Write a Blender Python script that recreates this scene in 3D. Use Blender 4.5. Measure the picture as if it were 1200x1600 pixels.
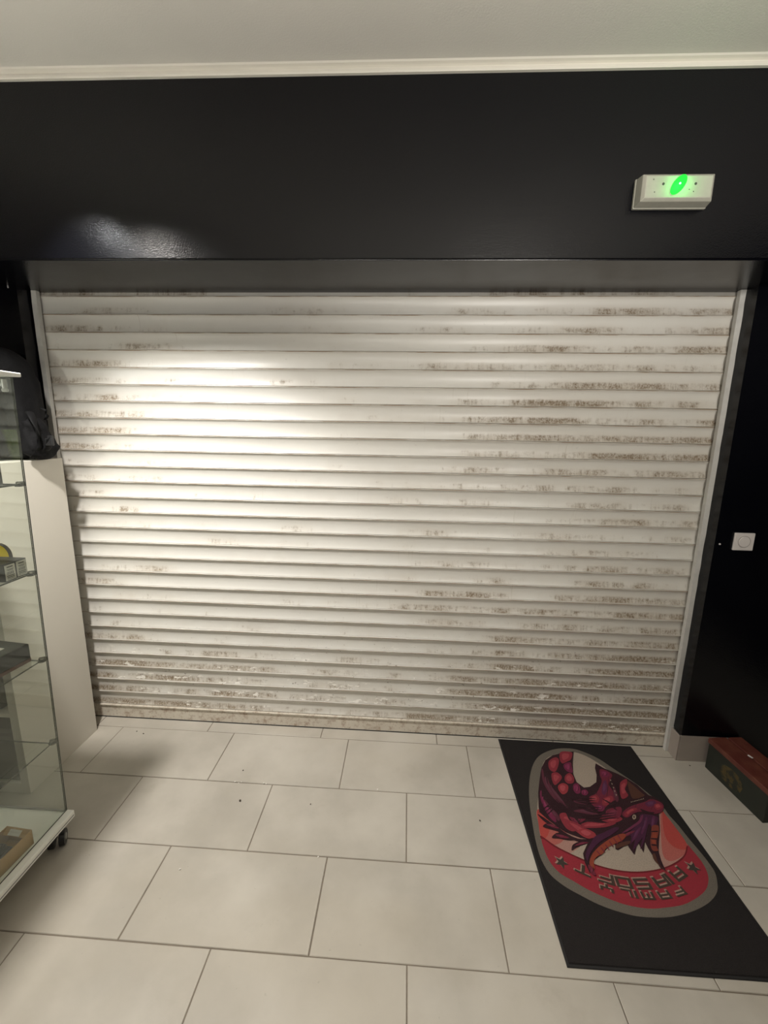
import bpy, bmesh, math, random
from mathutils import Vector, Matrix
from mathutils.geometry import tessellate_polygon
random.seed(7)
for o in list(bpy.data.objects): bpy.data.objects.remove(o)
S = bpy.context.scene; COL = S.collection; PI = math.pi
# ------------------------------------------------------------------ camera
F_PX, W_PX = 661.81, 1200
cam = bpy.data.cameras.new('camera'); co = bpy.data.objects.new('camera', cam); COL.objects.link(co)
yaw, pitch, roll = -0.054576, 0.194299, -0.016586
fw = Vector((math.sin(yaw)*math.cos(pitch), math.cos(yaw)*math.cos(pitch), -math.sin(pitch)))
rt = Vector((math.cos(yaw), -math.sin(yaw), 0)); dn = fw.cross(rt)
r2 = rt*math.cos(roll)+dn*math.sin(roll); d2 = dn*math.cos(roll)-rt*math.sin(roll)
co.matrix_world = Matrix(((r2.x, -d2.x, -fw.x, .62416), (r2.y, -d2.y, -fw.y, -1.97574), (r2.z, -d2.z, -fw.z, 1.57128), (0, 0, 0, 1)))
cam.sensor_fit = 'HORIZONTAL'; cam.sensor_width = 36; cam.lens = 36*F_PX/W_PX; cam.clip_start = .02
S.camera = co
# ------------------------------------------------------------------ world, lamps, exposure
wd = bpy.data.worlds.new('world'); S.world = wd; wd.use_nodes = True
wd.node_tree.nodes['Background'].inputs[0].default_value = (.9, .85, .78, 1)
wd.node_tree.nodes['Background'].inputs[1].default_value = .02
S.view_settings.view_transform = 'Standard'; S.view_settings.look = 'None'
S.view_settings.gamma = 1; S.view_settings.use_curve_mapping = False
S.view_settings.exposure = 0.0
def lamp(name, kind, loc, power, col, target=None, **k):
    l = bpy.data.lights.new(name, kind); l.energy = power; l.color = col
    for a, b in k.items(): setattr(l, a, b)
    o = bpy.data.objects.new(name, l); COL.objects.link(o); o.location = loc
    if target is not None: o.rotation_euler = (Vector(target)-Vector(loc)).to_track_quat('-Z', 'Y').to_euler()
    return o
KEY = (-.68, -.77, 2.485)
lamp('spot_lamp', 'SPOT', KEY, 25, (.97, .985, 1), (-.34, 0, 1.44), spot_size=math.radians(54), spot_blend=.6, shadow_soft_size=.03)
lamp('spot_spill', 'SPOT', (-.60, -.90, 2.50), 198, (1, .955, .90), (-.15, -.85, 0), spot_size=math.radians(124), spot_blend=.9, shadow_soft_size=.04)
WARM = (1, .95, .88)
lamp('right_fill_spot', 'SPOT', (1.5, -3.4, 2.3), 150, WARM, (1.45, 0, 1.85), spot_size=math.radians(50), spot_blend=1, shadow_soft_size=.12)  # unseen spot added to brighten the right side of the shutter
for i, (x, y, z, p) in enumerate(((1.2, -4.6, 2.35, 8), (-1.5, -4.6, 2.35, 14))):
    lamp('ceiling_lamp', 'POINT', (x, y, z), p, WARM, shadow_soft_size=.12)
for x, y, p in ((.3, -2.6, 66), (1.5, -2.2, 66)):
    lamp('ceiling_fill', 'SPOT', (x, y, 1.7), p, WARM, (x, y+.5, 2.7), spot_size=math.radians(150), spot_blend=.8, shadow_soft_size=.1)  # unseen upward spots added to lift the ceiling and its soft bounce
# ------------------------------------------------------------------ node helpers
MATS = {}
def mat(name, col=(.5, .5, .5), rough=.5, metal=0, spec=.5, emit=None, estr=0):
    if name in MATS: return MATS[name]
    m = bpy.data.materials.new(name); m.use_nodes = True
    b = m.node_tree.nodes['Principled BSDF']
    b.inputs['Base Color'].default_value = (*col, 1); b.inputs['Roughness'].default_value = rough
    b.inputs['Metallic'].default_value = metal; b.inputs['Specular IOR Level'].default_value = spec
    if emit: b.inputs['Emission Color'].default_value = (*emit, 1); b.inputs['Emission Strength'].default_value = estr
    MATS[name] = m; return m
class N:
    """small node-graph writer"""
    def __init__(s, m): s.t = m.node_tree; s.b = s.t.nodes['Principled BSDF']
    def new(s, typ, **k):
        n = s.t.nodes.new(typ)
        for a, v in k.items(): setattr(n, a, v)
        return n
    def put(s, sock, v):
        if isinstance(v, bpy.types.NodeSocket): s.t.links.new(v, sock)
        else: sock.default_value = v
    def math(s, op, a, b=0, c=None, clamp=False):
        n = s.new('ShaderNodeMath', operation=op, use_clamp=clamp); s.put(n.inputs[0], a); s.put(n.inputs[1], b)
        if c is not None: s.put(n.inputs[2], c)
        return n.outputs[0]
    def ramp(s, v, a, b, lo=0., hi=1.):
        n = s.new('ShaderNodeMapRange', interpolation_type='SMOOTHSTEP'); s.put(n.inputs[0], v)
        for i, x in enumerate((a, b, lo, hi)): n.inputs[i+1].default_value = x
        return n.outputs[0]
    def mix(s, f, a, b):
        n = s.new('ShaderNodeMix', data_type='RGBA'); s.put(n.inputs[0], f)
        s.put(n.inputs[6], (*a, 1) if isinstance(a, tuple) else a); s.put(n.inputs[7], (*b, 1) if isinstance(b, tuple) else b)
        return n.outputs[2]
    def pos(s, kind='world'):
        return s.new('ShaderNodeNewGeometry').outputs['Position'] if kind == 'world' else s.new('ShaderNodeTexCoord').outputs['Object']
    def scale(s, v, sc, off=(0, 0, 0)):
        n = s.new('ShaderNodeMapping'); s.put(n.inputs[0], v); n.inputs['Scale'].default_value = sc; n.inputs['Location'].default_value = off
        return n.outputs[0]
    def noise(s, v, sc, det=3, rough=.55):
        n = s.new('ShaderNodeTexNoise'); s.put(n.inputs['Vector'], v); n.inputs['Scale'].default_value = sc
        n.inputs['Detail'].default_value = det; n.inputs['Roughness'].default_value = rough
        return n.outputs['Fac']
    def sep(s, v):
        n = s.new('ShaderNodeSeparateXYZ'); s.put(n.inputs[0], v); return n.outputs
    def bump(s, h, st, dist=.01):
        n = s.new('ShaderNodeBump'); s.put(n.inputs['Height'], h); n.inputs['Strength'].default_value = st; n.inputs['Distance'].default_value = dist
        s.t.links.new(n.outputs[0], s.b.inputs['Normal'])
    def base(s, v): s.put(s.b.inputs['Base Color'], v)
    def rough(s, v): s.put(s.b.inputs['Roughness'], v)
def mottled(name, col, rough, amt=.12, sc=6, bump=0, bsc=60, kind='object', spec=.5, bdist=.004):
    m = mat(name, col, rough, spec=spec); n = N(m); p = n.pos(kind)
    n.base(n.mix(n.noise(p, sc), tuple(c*(1-amt) for c in col), tuple(min(1, c*(1+amt)) for c in col)))
    if bump: n.bump(n.noise(p, bsc, 3), bump, bdist)
    return m
# ------------------------------------------------------------------ materials
wall_m = mat('black_wall_paint', (.0105, .0105, .0125), .3, spec=.5); wall_m.node_tree.nodes['Principled BSDF'].inputs['IOR'].default_value = 1.42; n = N(wall_m); p = n.pos()
n.base(n.mix(n.noise(p, 2.2, 4), (.0014, .0016, .0032), (.0026, .0028, .0046)))
n.rough(n.ramp(n.noise(p, 3.5, 4), .3, .7, .18, .235))
h = n.math('ADD', n.noise(p, 240, 2), n.math('MULTIPLY', n.noise(p, 7, 3, .5), 1.6)); n.bump(h, .2, .003)
white_wall = mottled('pale_wall_paint', (.24, .23, .21), .7)
ceil_m = mottled('ceiling_paint', (.70, .68, .62), .9, .05, 3, .12, 180, 'world')
mould_m = mottled('moulding_paint', (.72, .69, .61), .6, .06, 9, kind='world')
# floor tile
tile_m = mat('floor_tile', (.46, .43, .38), .42); n = N(tile_m); p = n.pos()
c = n.mix(n.ramp(n.noise(p, 2.3, 5), .3, .7), (.40, .37, .32), (.53, .495, .435))
c = n.mix(n.ramp(n.noise(n.scale(p, (1, 1.6, 1), (9, 3, 0)), 1.1, 3), .45, .7, 0, .35), c, (.42, .37, .29))
c = n.mix(n.ramp(n.noise(n.scale(p, (1, 1, 1), (4, 2, 0)), 5, 6, .65), .56, .78, 0, .45), c, (.36, .325, .27))
c = n.mix(n.ramp(n.noise(p, 55, 2), .70, .78, 0, .25), c, (.25, .22, .18))
n.base(c); n.rough(n.ramp(n.noise(p, 7, 4), .3, .7, .36, .52)); n.bump(n.noise(p, 35, 4), .12, .003)
grout_m = mottled('floor_grout', (.19, .16, .125), .9, .45, 5, kind='world')
skirt_m = mottled('skirting_tile', (.33, .285, .25), .5, .1, 12, kind='world')
# shutter slats: off-white enamel with grime gathered on the lower half of every slat
def slat_material(name, p, base_level):
    m = mat(name, (.7, .67, .6), .38); n = N(m); w = n.pos(); o = n.pos('object')
    X, Y, Z = n.sep(w); oz = n.sep(o)[2]
    ph = n.math('DIVIDE', oz, p)
    idn = n.math('FLOOR', n.math('DIVIDE', n.math('SUBTRACT', Z, .0805), p))
    cv = n.new('ShaderNodeCombineXYZ'); n.put(cv.inputs[0], X); n.put(cv.inputs[1], n.math('MULTIPLY', idn, 7.31)); n.put(cv.inputs[2], oz)
    q = cv.outputs[0]
    # where the grime lies along and up the shutter
    mid = n.math('SUBTRACT', 1, n.math('MULTIPLY', n.math('MULTIPLY', n.ramp(Z, .72, .92), n.ramp(Z, 1.45, 1.2)), .5))
    right = n.math('MULTIPLY', n.ramp(X, .35, 1.5), mid)
    left = n.math('MULTIPLY', n.ramp(X, -.35, -.95), n.math('MULTIPLY', n.ramp(Z, 1.2, 1.45, .25, 1), n.ramp(Z, 2.0, 1.75, .3, 1)))
    low = n.ramp(Z, .62, .14); lowl = n.math('MULTIPLY', n.ramp(Z, .60, .25), n.ramp(X, .3, -.6))
    bias = n.math('ADD', n.math('MULTIPLY', right, .20), n.math('ADD', n.math('MULTIPLY', left, .23), n.math('ADD', n.math('MULTIPLY', low, .13), n.math('MULTIPLY', lowl, .13))))
    patch = n.noise(n.scale(q, (2.1, 1, 2)), 1, 4, .65)
    mott = n.noise(n.scale(q, (17, 1, 26)), 1, 4, .65)
    streak = n.noise(n.scale(q, (75, 1, 10)), 1, 3, .6)
    edge = n.math('ADD', ph, n.math('MULTIPLY', n.math('SUBTRACT', mott, .5), .30))
    band = n.math('MULTIPLY', n.ramp(edge, .46, .30), n.ramp(ph, .0, .07))
    a = n.math('ADD', n.math('ADD', patch, bias), n.math('ADD', n.math('MULTIPLY', n.math('SUBTRACT', mott, .5), .62), n.math('MULTIPLY', n.math('SUBTRACT', streak, .5), .36)))
    g = n.math('MULTIPLY', n.ramp(a, .585, .82), band)
    fine = n.ramp(n.noise(n.scale(q, (150, 1, 110)), 1, 3, .7), .36, .62, .3, 1)
    g = n.math('MULTIPLY', g, fine)
    base = n.mix(n.noise(n.scale(q, (3, 1, 20)), 1, 4), (.66, .64, .59), (.75, .735, .685))
    film = n.math('MULTIPLY', n.ramp(n.math('ADD', patch, bias), .42, .85), n.ramp(ph, .75, .15, .10, .6))
    c = n.mix(film, base, (.48, .41, .325))
    c = n.mix(n.math('MULTIPLY', g, .95), c, n.mix(n.noise(n.scale(q, (9, 1, 30)), 1), (.15, .105, .06), (.25, .185, .115)))
    # fine rain runs, worn white chips and scratches low down
    run = n.math('MULTIPLY', n.ramp(n.noise(n.scale(q, (120, 1, 4)), 1, 2), .66, .75), n.ramp(n.noise(n.scale(q, (3, 1, 1)), 1), .52, .66, 0, .3))
    c = n.mix(run, c, (.36, .31, .23))
    chip = n.math('MULTIPLY', n.math('MULTIPLY', n.ramp(n.noise(n.scale(q, (22, 1, 60), (3, 0, 1)), 1, 4, .6), .585, .61), n.ramp(Z, .62, .3)), n.ramp(n.noise(n.scale(q, (3.1, 1, 9), (7, 1, 0)), 1), .47, .55))
    c = n.mix(n.math('MULTIPLY', chip, n.math('MULTIPLY', .95, n.ramp(ph, .62, .4))), c, (.84, .81, .75))
    spk = n.math('MULTIPLY', n.ramp(n.noise(n.scale(q, (55, 1, 90), (1, 0, 4)), 1, 3, .6), .68, .71), n.ramp(Z, .7, .25, .12, 1))
    c = n.mix(n.math('MULTIPLY', spk, .8), c, (.10, .07, .045))
    rust = n.math('MULTIPLY', n.ramp(n.math('ABSOLUTE', n.math('SUBTRACT', ph, .955)), .035, .008), n.ramp(n.noise(n.scale(q, (8, 1, 1)), 1, 4), .36, .62, .25, .9))
    c = n.mix(rust, c, (.27, .175, .095))
    n.base(c); n.rough(n.math('ADD', .36, n.math('MULTIPLY', g, .4)))
    n.bump(n.noise(n.scale(q, (60, 1, 60)), 1, 3), .12, .002)
    return m
P = .0761
slat_m = slat_material('shutter_enamel', P, 0)
rail_m = mottled('rail_paint', (.56, .55, .52), .5, .15, 25, .3, 90, 'world')
bar_m = mat('bottom_bar_enamel', (.6, .55, .47), .55); n = N(bar_m); p = n.pos()
c = n.mix(n.noise(p, 5, 5), (.58, .52, .43), (.74, .69, .60))
c = n.mix(n.ramp(n.noise(p, 26, 8, .8), .48, .64, 0, .75), c, (.33, .22, .15))
c = n.mix(n.ramp(n.noise(p, 120, 4, .7), .60, .70, 0, .8), c, (.20, .13, .08)); n.base(c)
# mat
carpet_m = mat('doormat_pile', (.016, .0145, .0145), .95, spec=.15); n = N(carpet_m); p = n.pos()
n.base(n.mix(n.noise(p, 420, 2), (.011, .0095, .0095), (.034, .030, .029))); n.bump(n.noise(p, 500, 2), .8, .003)
print_m = mat('doormat_print', (.5, .5, .5), .95, spec=.15); n = N(print_m)
a = n.new('ShaderNodeVertexColor', layer_name='Col').outputs[0]; p = n.pos()
n.base(n.mix(n.ramp(n.noise(p, 300, 3), .35, .7, 0, .3), a, (.05, .04, .04))); n.bump(n.noise(p, 500, 2), .6, .003)
rubber_m = mat('rubber', (.014, .013, .013), .7)
# furniture and small things
white_m = mottled('white_laminate', (.68, .645, .575), .42, .02, 4)
vit_m = mat('white_lacquer', (.90, .91, .85), .35)
blackpl = mat('black_plastic', (.012, .012, .013), .4)
cloth_m = mat('black_nylon', (.004, .004, .0047), .8, spec=.2); n = N(cloth_m); p = n.pos('object')
n.bump(n.math('ADD', n.noise(p, 9, 4), n.math('MULTIPLY', n.noise(p, 400, 1), .08)), .5, .02)
cloth2 = mat('black_webbing', (.0055, .0055, .006), .7, spec=.2)
chrome = mat('chrome', (.30, .29, .26), .25, metal=1)
grey_pl = mat('grey_plastic', (.32, .32, .3), .4)
dark_box = mottled('dark_grey_card', (.03, .031, .032), .45, .35, 14)
box_top = mottled('dark_card_top', (.045, .046, .042), .5, .3, 20)
label_m = mat('white_label', (.66, .65, .58), .6)
ink_m = mat('label_ink', (.14, .14, .125), .6)
card_m = mottled('cardboard', (.42, .27, .12), .8, .12, 9)
brown_m = mottled('brown_fabric', (.06, .048, .04), .85, .2, 20)
redbrown = mat('red_brown_card', (.11, .045, .03), .6)
tan_m = mottled('tan_wood', (.50, .33, .17), .6, .3, 12)
green_m = mat('lime_card', (.50, .72, .10), .6)
yellow_m = mat('yellow_plastic', (.85, .64, .005), .35)
alarm_m = mottled('emergency_light_plastic', (.40, .395, .335), .5, .12, 40)
alarm_d = mat('screw_shadow', (.05, .05, .045), .6)
glare_m = mat('green_glare', (.0, .02, .0), .6, emit=(.0, 1, .03), estr=1.5)
led_core = mat('led_core', (.6, 1, .8), .4, emit=(.25, 1, .4), estr=4)
switch_m = mat('switch_plastic', (.70, .66, .64), .35)
switch_d = mat('switch_gap', (.36, .33, .31), .5)
ammo_red = mat('red_brown_paint', (.16, .035, .022), .55); n = N(ammo_red); p = n.pos('object')
n.base(n.mix(n.ramp(n.noise(p, 14, 5), .4, .7), (.10, .022, .015), (.14, .045, .027))); n.bump(n.noise(n.scale(p, (40, 4, 40)), 3), .3, .003)
ammo_green = mat('dark_green_paint', (.02, .026, .018), .6); n = N(ammo_green); p = n.pos('object')
g = n.mix(n.noise(p, 9, 5), (.009, .012, .008), (.02, .023, .015))
ammo_mark = mat('worn_yellow_stencil', (.10, .07, .015), .7); n = N(ammo_mark); p2 = n.pos('object')
n.base(n.mix(n.ramp(n.noise(p2, 34, 5), .42, .58), (.016, .018, .011), (.075, .052, .014)))
N(ammo_green).base(g)
# thin glass: straight-through panes with fresnel reflection, greenish edges
def glass(name, tint):
    m = bpy.data.materials.new(name); m.use_nodes = True; t = m.node_tree; t.nodes.remove(t.nodes['Principled BSDF'])
    tr = t.nodes.new('ShaderNodeBsdfTransparent'); tr.inputs[0].default_value = (*tint, 1)
    gl = t.nodes.new('ShaderNodeBsdfGlossy'); gl.inputs['Roughness'].default_value = .03; gl.inputs[0].default_value = (.95, 1, .96, 1)
    lw = t.nodes.new('ShaderNodeLayerWeight')
    pw = t.nodes.new('ShaderNodeMath'); pw.operation = 'POWER'; t.links.new(lw.outputs['Facing'], pw.inputs[0]); pw.inputs[1].default_value = 5
    fr = t.nodes.new('ShaderNodeMath'); fr.operation = 'MULTIPLY_ADD'; t.links.new(pw.outputs[0], fr.inputs[0]); fr.inputs[1].default_value = .95; fr.inputs[2].default_value = .045
    mx = t.nodes.new('ShaderNodeMixShader'); t.links.new(fr.outputs[0], mx.inputs[0]); t.links.new(tr.outputs[0], mx.inputs[1]); t.links.new(gl.outputs[0], mx.inputs[2])
    t.links.new(mx.outputs[0], t.nodes['Material Output'].inputs[0]); return m
glass_m = glass('glass', (.972, .985, .968))
glass_edge = mat('glass_edge', (.045, .052, .036), .25)
# ------------------------------------------------------------------ mesh helpers
def bx(bm, c, s, rz=0, bev=0, seg=2, mi=0):
    r = bmesh.ops.create_cube(bm, size=1); vs = r['verts']
    M = Matrix.Translation(c) @ Matrix.Rotation(rz, 4, 'Z') @ Matrix.Diagonal((*s, 1))
    bmesh.ops.transform(bm, matrix=M, verts=vs)
    fs = {f for v in vs for f in v.link_faces}
    for f in fs: f.material_index = mi
    if bev:
        es = list({e for v in vs for e in v.link_edges})
        r = bmesh.ops.bevel(bm, geom=es, offset=bev, segments=seg, affect='EDGES', profile=.5)
        for f in r['faces']: f.material_index = mi
def b2(bm, a, b, bev=0, seg=2, mi=0):
    bx(bm, [(p+q)/2 for p, q in zip(a, b)], [abs(q-p) for p, q in zip(a, b)], 0, bev, seg, mi)
def cyl(bm, a, b, r1, r2=None, n=16, mi=0):
    a, b = Vector(a), Vector(b); d = b-a
    M = Matrix.Translation((a+b)/2) @ d.to_track_quat('Z', 'Y').to_matrix().to_4x4()
    r = bmesh.ops.create_cone(bm, cap_ends=True, segments=n, radius1=r1, radius2=r1 if r2 is None else r2, depth=d.length, matrix=M)
    for v in r['verts']:
        for f in v.link_faces: f.material_index = mi
def prism(bm, pts, axis, lo, hi, mi=0):
    """closed 2-D outline extruded along an axis (0 x, 1 y, 2 z); outline in the two other axes in order"""
    def v(p, t):
        l = list(p); l.insert(axis, t); return bm.verts.new(l)
    A = [v(p, lo) for p in pts]; B = [v(p, hi) for p in pts]; k = len(pts); fs = []
    for i in range(k): fs.append(bm.faces.new((A[i], A[(i+1) % k], B[(i+1) % k], B[i])))
    fs.append(bm.faces.new(A[::-1])); fs.append(bm.faces.new(B))
    for f in fs: f.material_index = mi
    bmesh.ops.recalc_face_normals(bm, faces=fs)
def tube(bm, pts, r, n=8, flat=1.0, mi=0):
    pts = [Vector(p) for p in pts]; rings = []
    for i, p in enumerate(pts):
        d = (pts[min(i+1, len(pts)-1)]-pts[max(i-1, 0)]).normalized()
        u = d.cross(Vector((0, 0, 1))); u = u.normalized() if u.length > 1e-4 else Vector((1, 0, 0)); w = d.cross(u)
        rings.append([bm.verts.new(p+u*r*math.cos(2*PI*k/n)+w*r*flat*math.sin(2*PI*k/n)) for k in range(n)])
    fs = []
    for a, b in zip(rings, rings[1:]):
        for k in range(n): fs.append(bm.faces.new((a[k], a[(k+1) % n], b[(k+1) % n], b[k])))
    fs.append(bm.faces.new(rings[0][::-1])); fs.append(bm.faces.new(rings[-1]))
    for f in fs: f.material_index = mi
    bmesh.ops.recalc_face_normals(bm, faces=fs)
def obj(name, bm, m, parent=None, smooth=False, loc=None):
    me = bpy.data.meshes.new(name); bmesh.ops.recalc_face_normals(bm, faces=bm.faces); bm.to_mesh(me); bm.free()
    for x in (m if isinstance(m, (list, tuple)) else [m]): me.materials.append(x)
    if smooth:
        for p in me.polygons: p.use_smooth = True
    o = bpy.data.objects.new(name, me); COL.objects.link(o)
    if loc: o.location = loc
    if parent: o.parent = parent
    return o
def smooth_angle(o, deg=40):
    for p in o.data.polygons: p.use_smooth = True
    o.data.set_sharp_from_angle(angle=math.radians(deg)); return o
def BM(): return bmesh.new()
def thing(name, label, cat, loc=(0, 0, 0), rz=0, group=None):
    o = bpy.data.objects.new(name, None); COL.objects.link(o); o.location = loc; o.rotation_euler.z = rz
    o.empty_display_size = .05; return tag(o, label, cat, group)
def tag(o, label, cat, group=None):
    o['label'] = label; o['category'] = cat
    if group: o['group'] = group
    return o
def struct(name, bm, m, parent=None, smooth=False):
    o = obj(name, bm, m, parent, smooth)
    if parent is None: o['kind'] = 'structure'
    return o
def box(a, b, bev=0, seg=2):
    bm = BM(); b2(bm, a, b, bev, seg); return bm
# ------------------------------------------------------------------ the room
XL, XR, YB, ZC = -3.0, 3.0, -6.2, 2.722
XRV, XLV = 1.978, -1.080            # reveals of the opening
fl = struct('floor', box((XL, YB, -.06), (XR, .16, -.0022)), grout_m)
def tile(x0, x1, y0, y1):
    g = .0015 + random.random()*.0006; z = random.uniform(-.0006, .0004)
    x0 += g; x1 -= g; y0 += g; y1 -= g; b = .0015
    bm = BM()
    lo = [(x0, y0), (x1, y0), (x1, y1), (x0, y1)]; hi = [(x0+b, y0+b), (x1-b, y0+b), (x1-b, y1-b), (x0+b, y1-b)]
    dz = [random.uniform(-.0004, .0004) for _ in range(4)]
    A = [bm.verts.new((*p, -.01)) for p in lo]; B = [bm.verts.new((*p, z-b)) for p in lo]; T = [bm.verts.new((*p, z+d)) for p, d in zip(hi, dz)]
    for U, V in ((A, B), (B, T)):
        for i in range(4): bm.faces.new((U[i], U[(i+1) % 4], V[(i+1) % 4], V[i]))
    bm.faces.new(T)
    obj('tile', bm, tile_m, fl)
TD = .30523
def row(y0, y1, xo):
    k0 = math.floor((XL-xo)/.6)
    for k in range(k0, k0+12):
        a, b = max(XL, xo+.6*k), min(XR, xo+.6*(k+1))
        if b-a > .02: tile(a, b, y0, y1)
row(-.075, .15, .211)
offs = [.358, .058, .364, .062]
for r in range(20):
    row(-.075-TD*(r+1), -.075-TD*r, offs[r % 4])
cl = struct('ceiling', box((XL, YB, ZC), (XR, .16, ZC+.08)), ceil_m)
struct('wall_left', box((XL-.1, YB, 0), (XL, .16, ZC)), white_wall)
struct('wall_right', box((XR, YB, 0), (XR+.1, .16, ZC)), wall_m)
struct('wall_back', box((XL, YB-.1, 0), (XR, YB, ZC)), white_wall)
# black front wall: two piers beside the opening, the deep beam above it
bm = BM(); b2(bm, (XL, -.095, 0), (XLV, .16, 2.152)); b2(bm, (XRV, -.095, .142), (XR, .16, 2.152)); b2(bm, (2.26, -.095, 0), (XR, .16, .142))
wf = struct('wall_front', bm, wall_m)
ly = lambda x: -.3621 + .0118*x     # front face of the beam
bm = BM(); prism(bm, [(XL, ly(XL)), (XR, ly(XR)), (XR, .16), (XL, .16)], 2, 2.150, ZC)
bmesh.ops.bevel(bm, geom=[e for e in bm.edges if all(v.co.z < 2.2 and v.co.y < -.2 for v in e.verts)], offset=.006, segments=3, affect='EDGES')
obj('beam', bm, wall_m, wf, True); smooth_angle(bpy.data.objects['beam'], 50)
# thin crown moulding along the beam
prof = [(0, -.024), (-.010, -.024), (-.0125, -.020), (-.012, -.013), (-.008, -.0115), (-.0085, -.009), (-.014, -.006), (-.022, -.0035), (-.026, 0), (0, 0)]
bm = BM(); A = []; B = []
for x, L in ((XL, A), (XR, B)):
    for dy, dz in prof: L.append(bm.verts.new((x, ly(x)+dy, ZC+dz)))
for i in range(len(prof)): j = (i+1) % len(prof); bm.faces.new((A[i], A[j], B[j], B[i]))
bm.faces.new(A); bm.faces.new(B[::-1]); struct('trim_1', bm, mould_m)
# skirting tiles at the right pier
bb = bpy.data.objects.new('baseboard_front', None); COL.objects.link(bb); bb['kind'] = 'structure'; bb.location = (XRV, -.09, 0)
obj('skirting_tile', box((0, -.004, 0), (.282, .002, .139), .002), skirt_m, bb)
obj('skirting_tile', box((-.008, -.003, 0), (-.001, .086, .136), .0015), skirt_m, bb)
# bare plaster sliver left at the top of the left reveal
bm = BM(); prism(bm, [(XLV-.045, -.092), (XLV-.003, -.014), (XLV+.004, -.012), (XLV-.036, -.098)], 2, 2.140, 2.1502)
struct('trim_2', bm, rail_m)
# ------------------------------------------------------------------ roller shutter
sh = thing('roller_shutter', 'lowered off-white metal roller shutter, streaked with brown grime, filling the wide opening', 'shutter', (0, 0, 0))
pr = [(.003, 0), (-.0005, .0012), (.0025, .008), (.0052, .018), (.0070, .030), (.0074, .040), (.0063, .051), (.0037, .061), (.0005, .0675), (-.0030, .0705), (-.0042, .0725), (-.0036, .0745), (-.0005, .0752), (.016, .0752), (.016, 0)]
bm = BM(); prism(bm, pr, 0, -1.066, 1.970)
sl0 = obj('slat', bm, slat_m, sh); smooth_angle(sl0, 45)
sl0.location.z = .0805
for k in range(1, 28):
    s = sl0.copy(); COL.objects.link(s); s.parent = sh; s.location.z = .0805+P*k; s.location.y = random.uniform(-.0006, .0006)
bm = BM(); prism(bm, [(-.004, .004), (-.004, .070), (-.010, .072), (-.010, .0775), (.012, .0785), (.012, .004)], 0, -1.066, 1.970)
bbar = obj('bottom_bar', bm, bar_m, sh)
obj('rubber_seal', box((-1.066, -.006, .0008), (1.970, .012, .0045)), rubber_m, sh)
# side rails with ragged paint edges
for sgn, xi in ((-1, -1.0495), (1, 1.957)):
    bm = BM(); nseg = 44; prev = None; zt = 2.149
    for i in range(nseg+1):
        z = zt*i/nseg; w = .0225 + random.uniform(-.0022, .0022)
        ring = [bm.verts.new(p) for p in ((xi, -.032, z), (xi+sgn*w, -.032-random.uniform(0, .003), z), (xi+sgn*w, -.008, z), (xi, -.012, z))]
        if prev:
            for j in range(4): bm.faces.new((prev[j], prev[(j+1) % 4], ring[(j+1) % 4], ring[j]))
        else: bm.faces.new(ring[::-1])
        prev = ring
    bm.faces.new(prev); obj('guide_rail', bm, rail_m, sh)
# ------------------------------------------------------------------ doormat with printed crest
m0 = thing('doormat', 'black doormat printed with a red dragon crest, lying in front of the shutter', 'doormat', (1.13, -.02, 0))
mo = Vector((1.13, -.02, 0))
cor = [(1.129, -.016), (1.1395, -.966), (1.812, -.960), (1.797, -.016)]
def slab(corners, z0, z1, m, name, bev=0):
    bm = BM(); prism(bm, [(x-mo.x, y-mo.y) for x, y in corners], 2, z0, z1)
    if bev: bmesh.ops.bevel(bm, geom=[e for e in bm.edges if all(v.co.z > z1-1e-5 for v in e.verts)], offset=bev, segments=2, affect='EDGES')
    return obj(name, bm, m, m0)
slab(cor, .0006, .0035, rubber_m, 'rubber_edge', .001)
inn = [(1.137, -.022), (1.147, -.958), (1.804, -.952), (1.790, -.022)]
slab(inn, .003, .0065, carpet_m, 'carpet_pile', .0015)
PAL = {'grey': (.155, .135, .11), 'cream': (.40, .33, .265), 'field1': (.42, .235, .195), 'field2': (.43, .12, .10), 'field3': (.43, .065, .055), 'bandline': (.15, .015, .02),
 'band': (.30, .028, .042), 'dark': (.034, .013, .017), 'scale': (.25, .032, .046), 'scale2': (.31, .04, .05), 'magenta': (.17, .022, .062), 'magenta2': (.15, .03, .07), 'dim': (.105, .026, .042),
 'wine': (.16, .022, .042), 'purple': (.105, .024, .066), 'purple2': (.065, .017, .045), 'orange': (.27, .055, .03), 'orange2': (.20, .045, .03), 'brown': (.09, .036, .024), 'tooth': (.33, .25, .19),
 'scale3': (.36, .06, .075), 'scale4': (.42, .075, .09), 'magenta3': (.25, .04, .10), 'wine2': (.19, .032, .06), 'dim2': (.12, .04, .06), 'purple3': (.12, .04, .095), 'orange3': (.34, .09, .05),
 'ink': (.062, .042, .032), 'star': (.055, .042, .035), 'hilite': (.36, .24, .19)}
def catmull(p, k=4):
    out = []; q = len(p)
    for i in range(q):
        a, b, c, d = (Vector(p[(i+j-1) % q]) for j in range(4))
        for s in range(k):
            t = s/k; out.append(.5*((2*b)+(c-a)*t+(2*a-5*b+4*c-d)*t*t+(3*b-a-3*c+d)*t**3))
    return out
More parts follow.
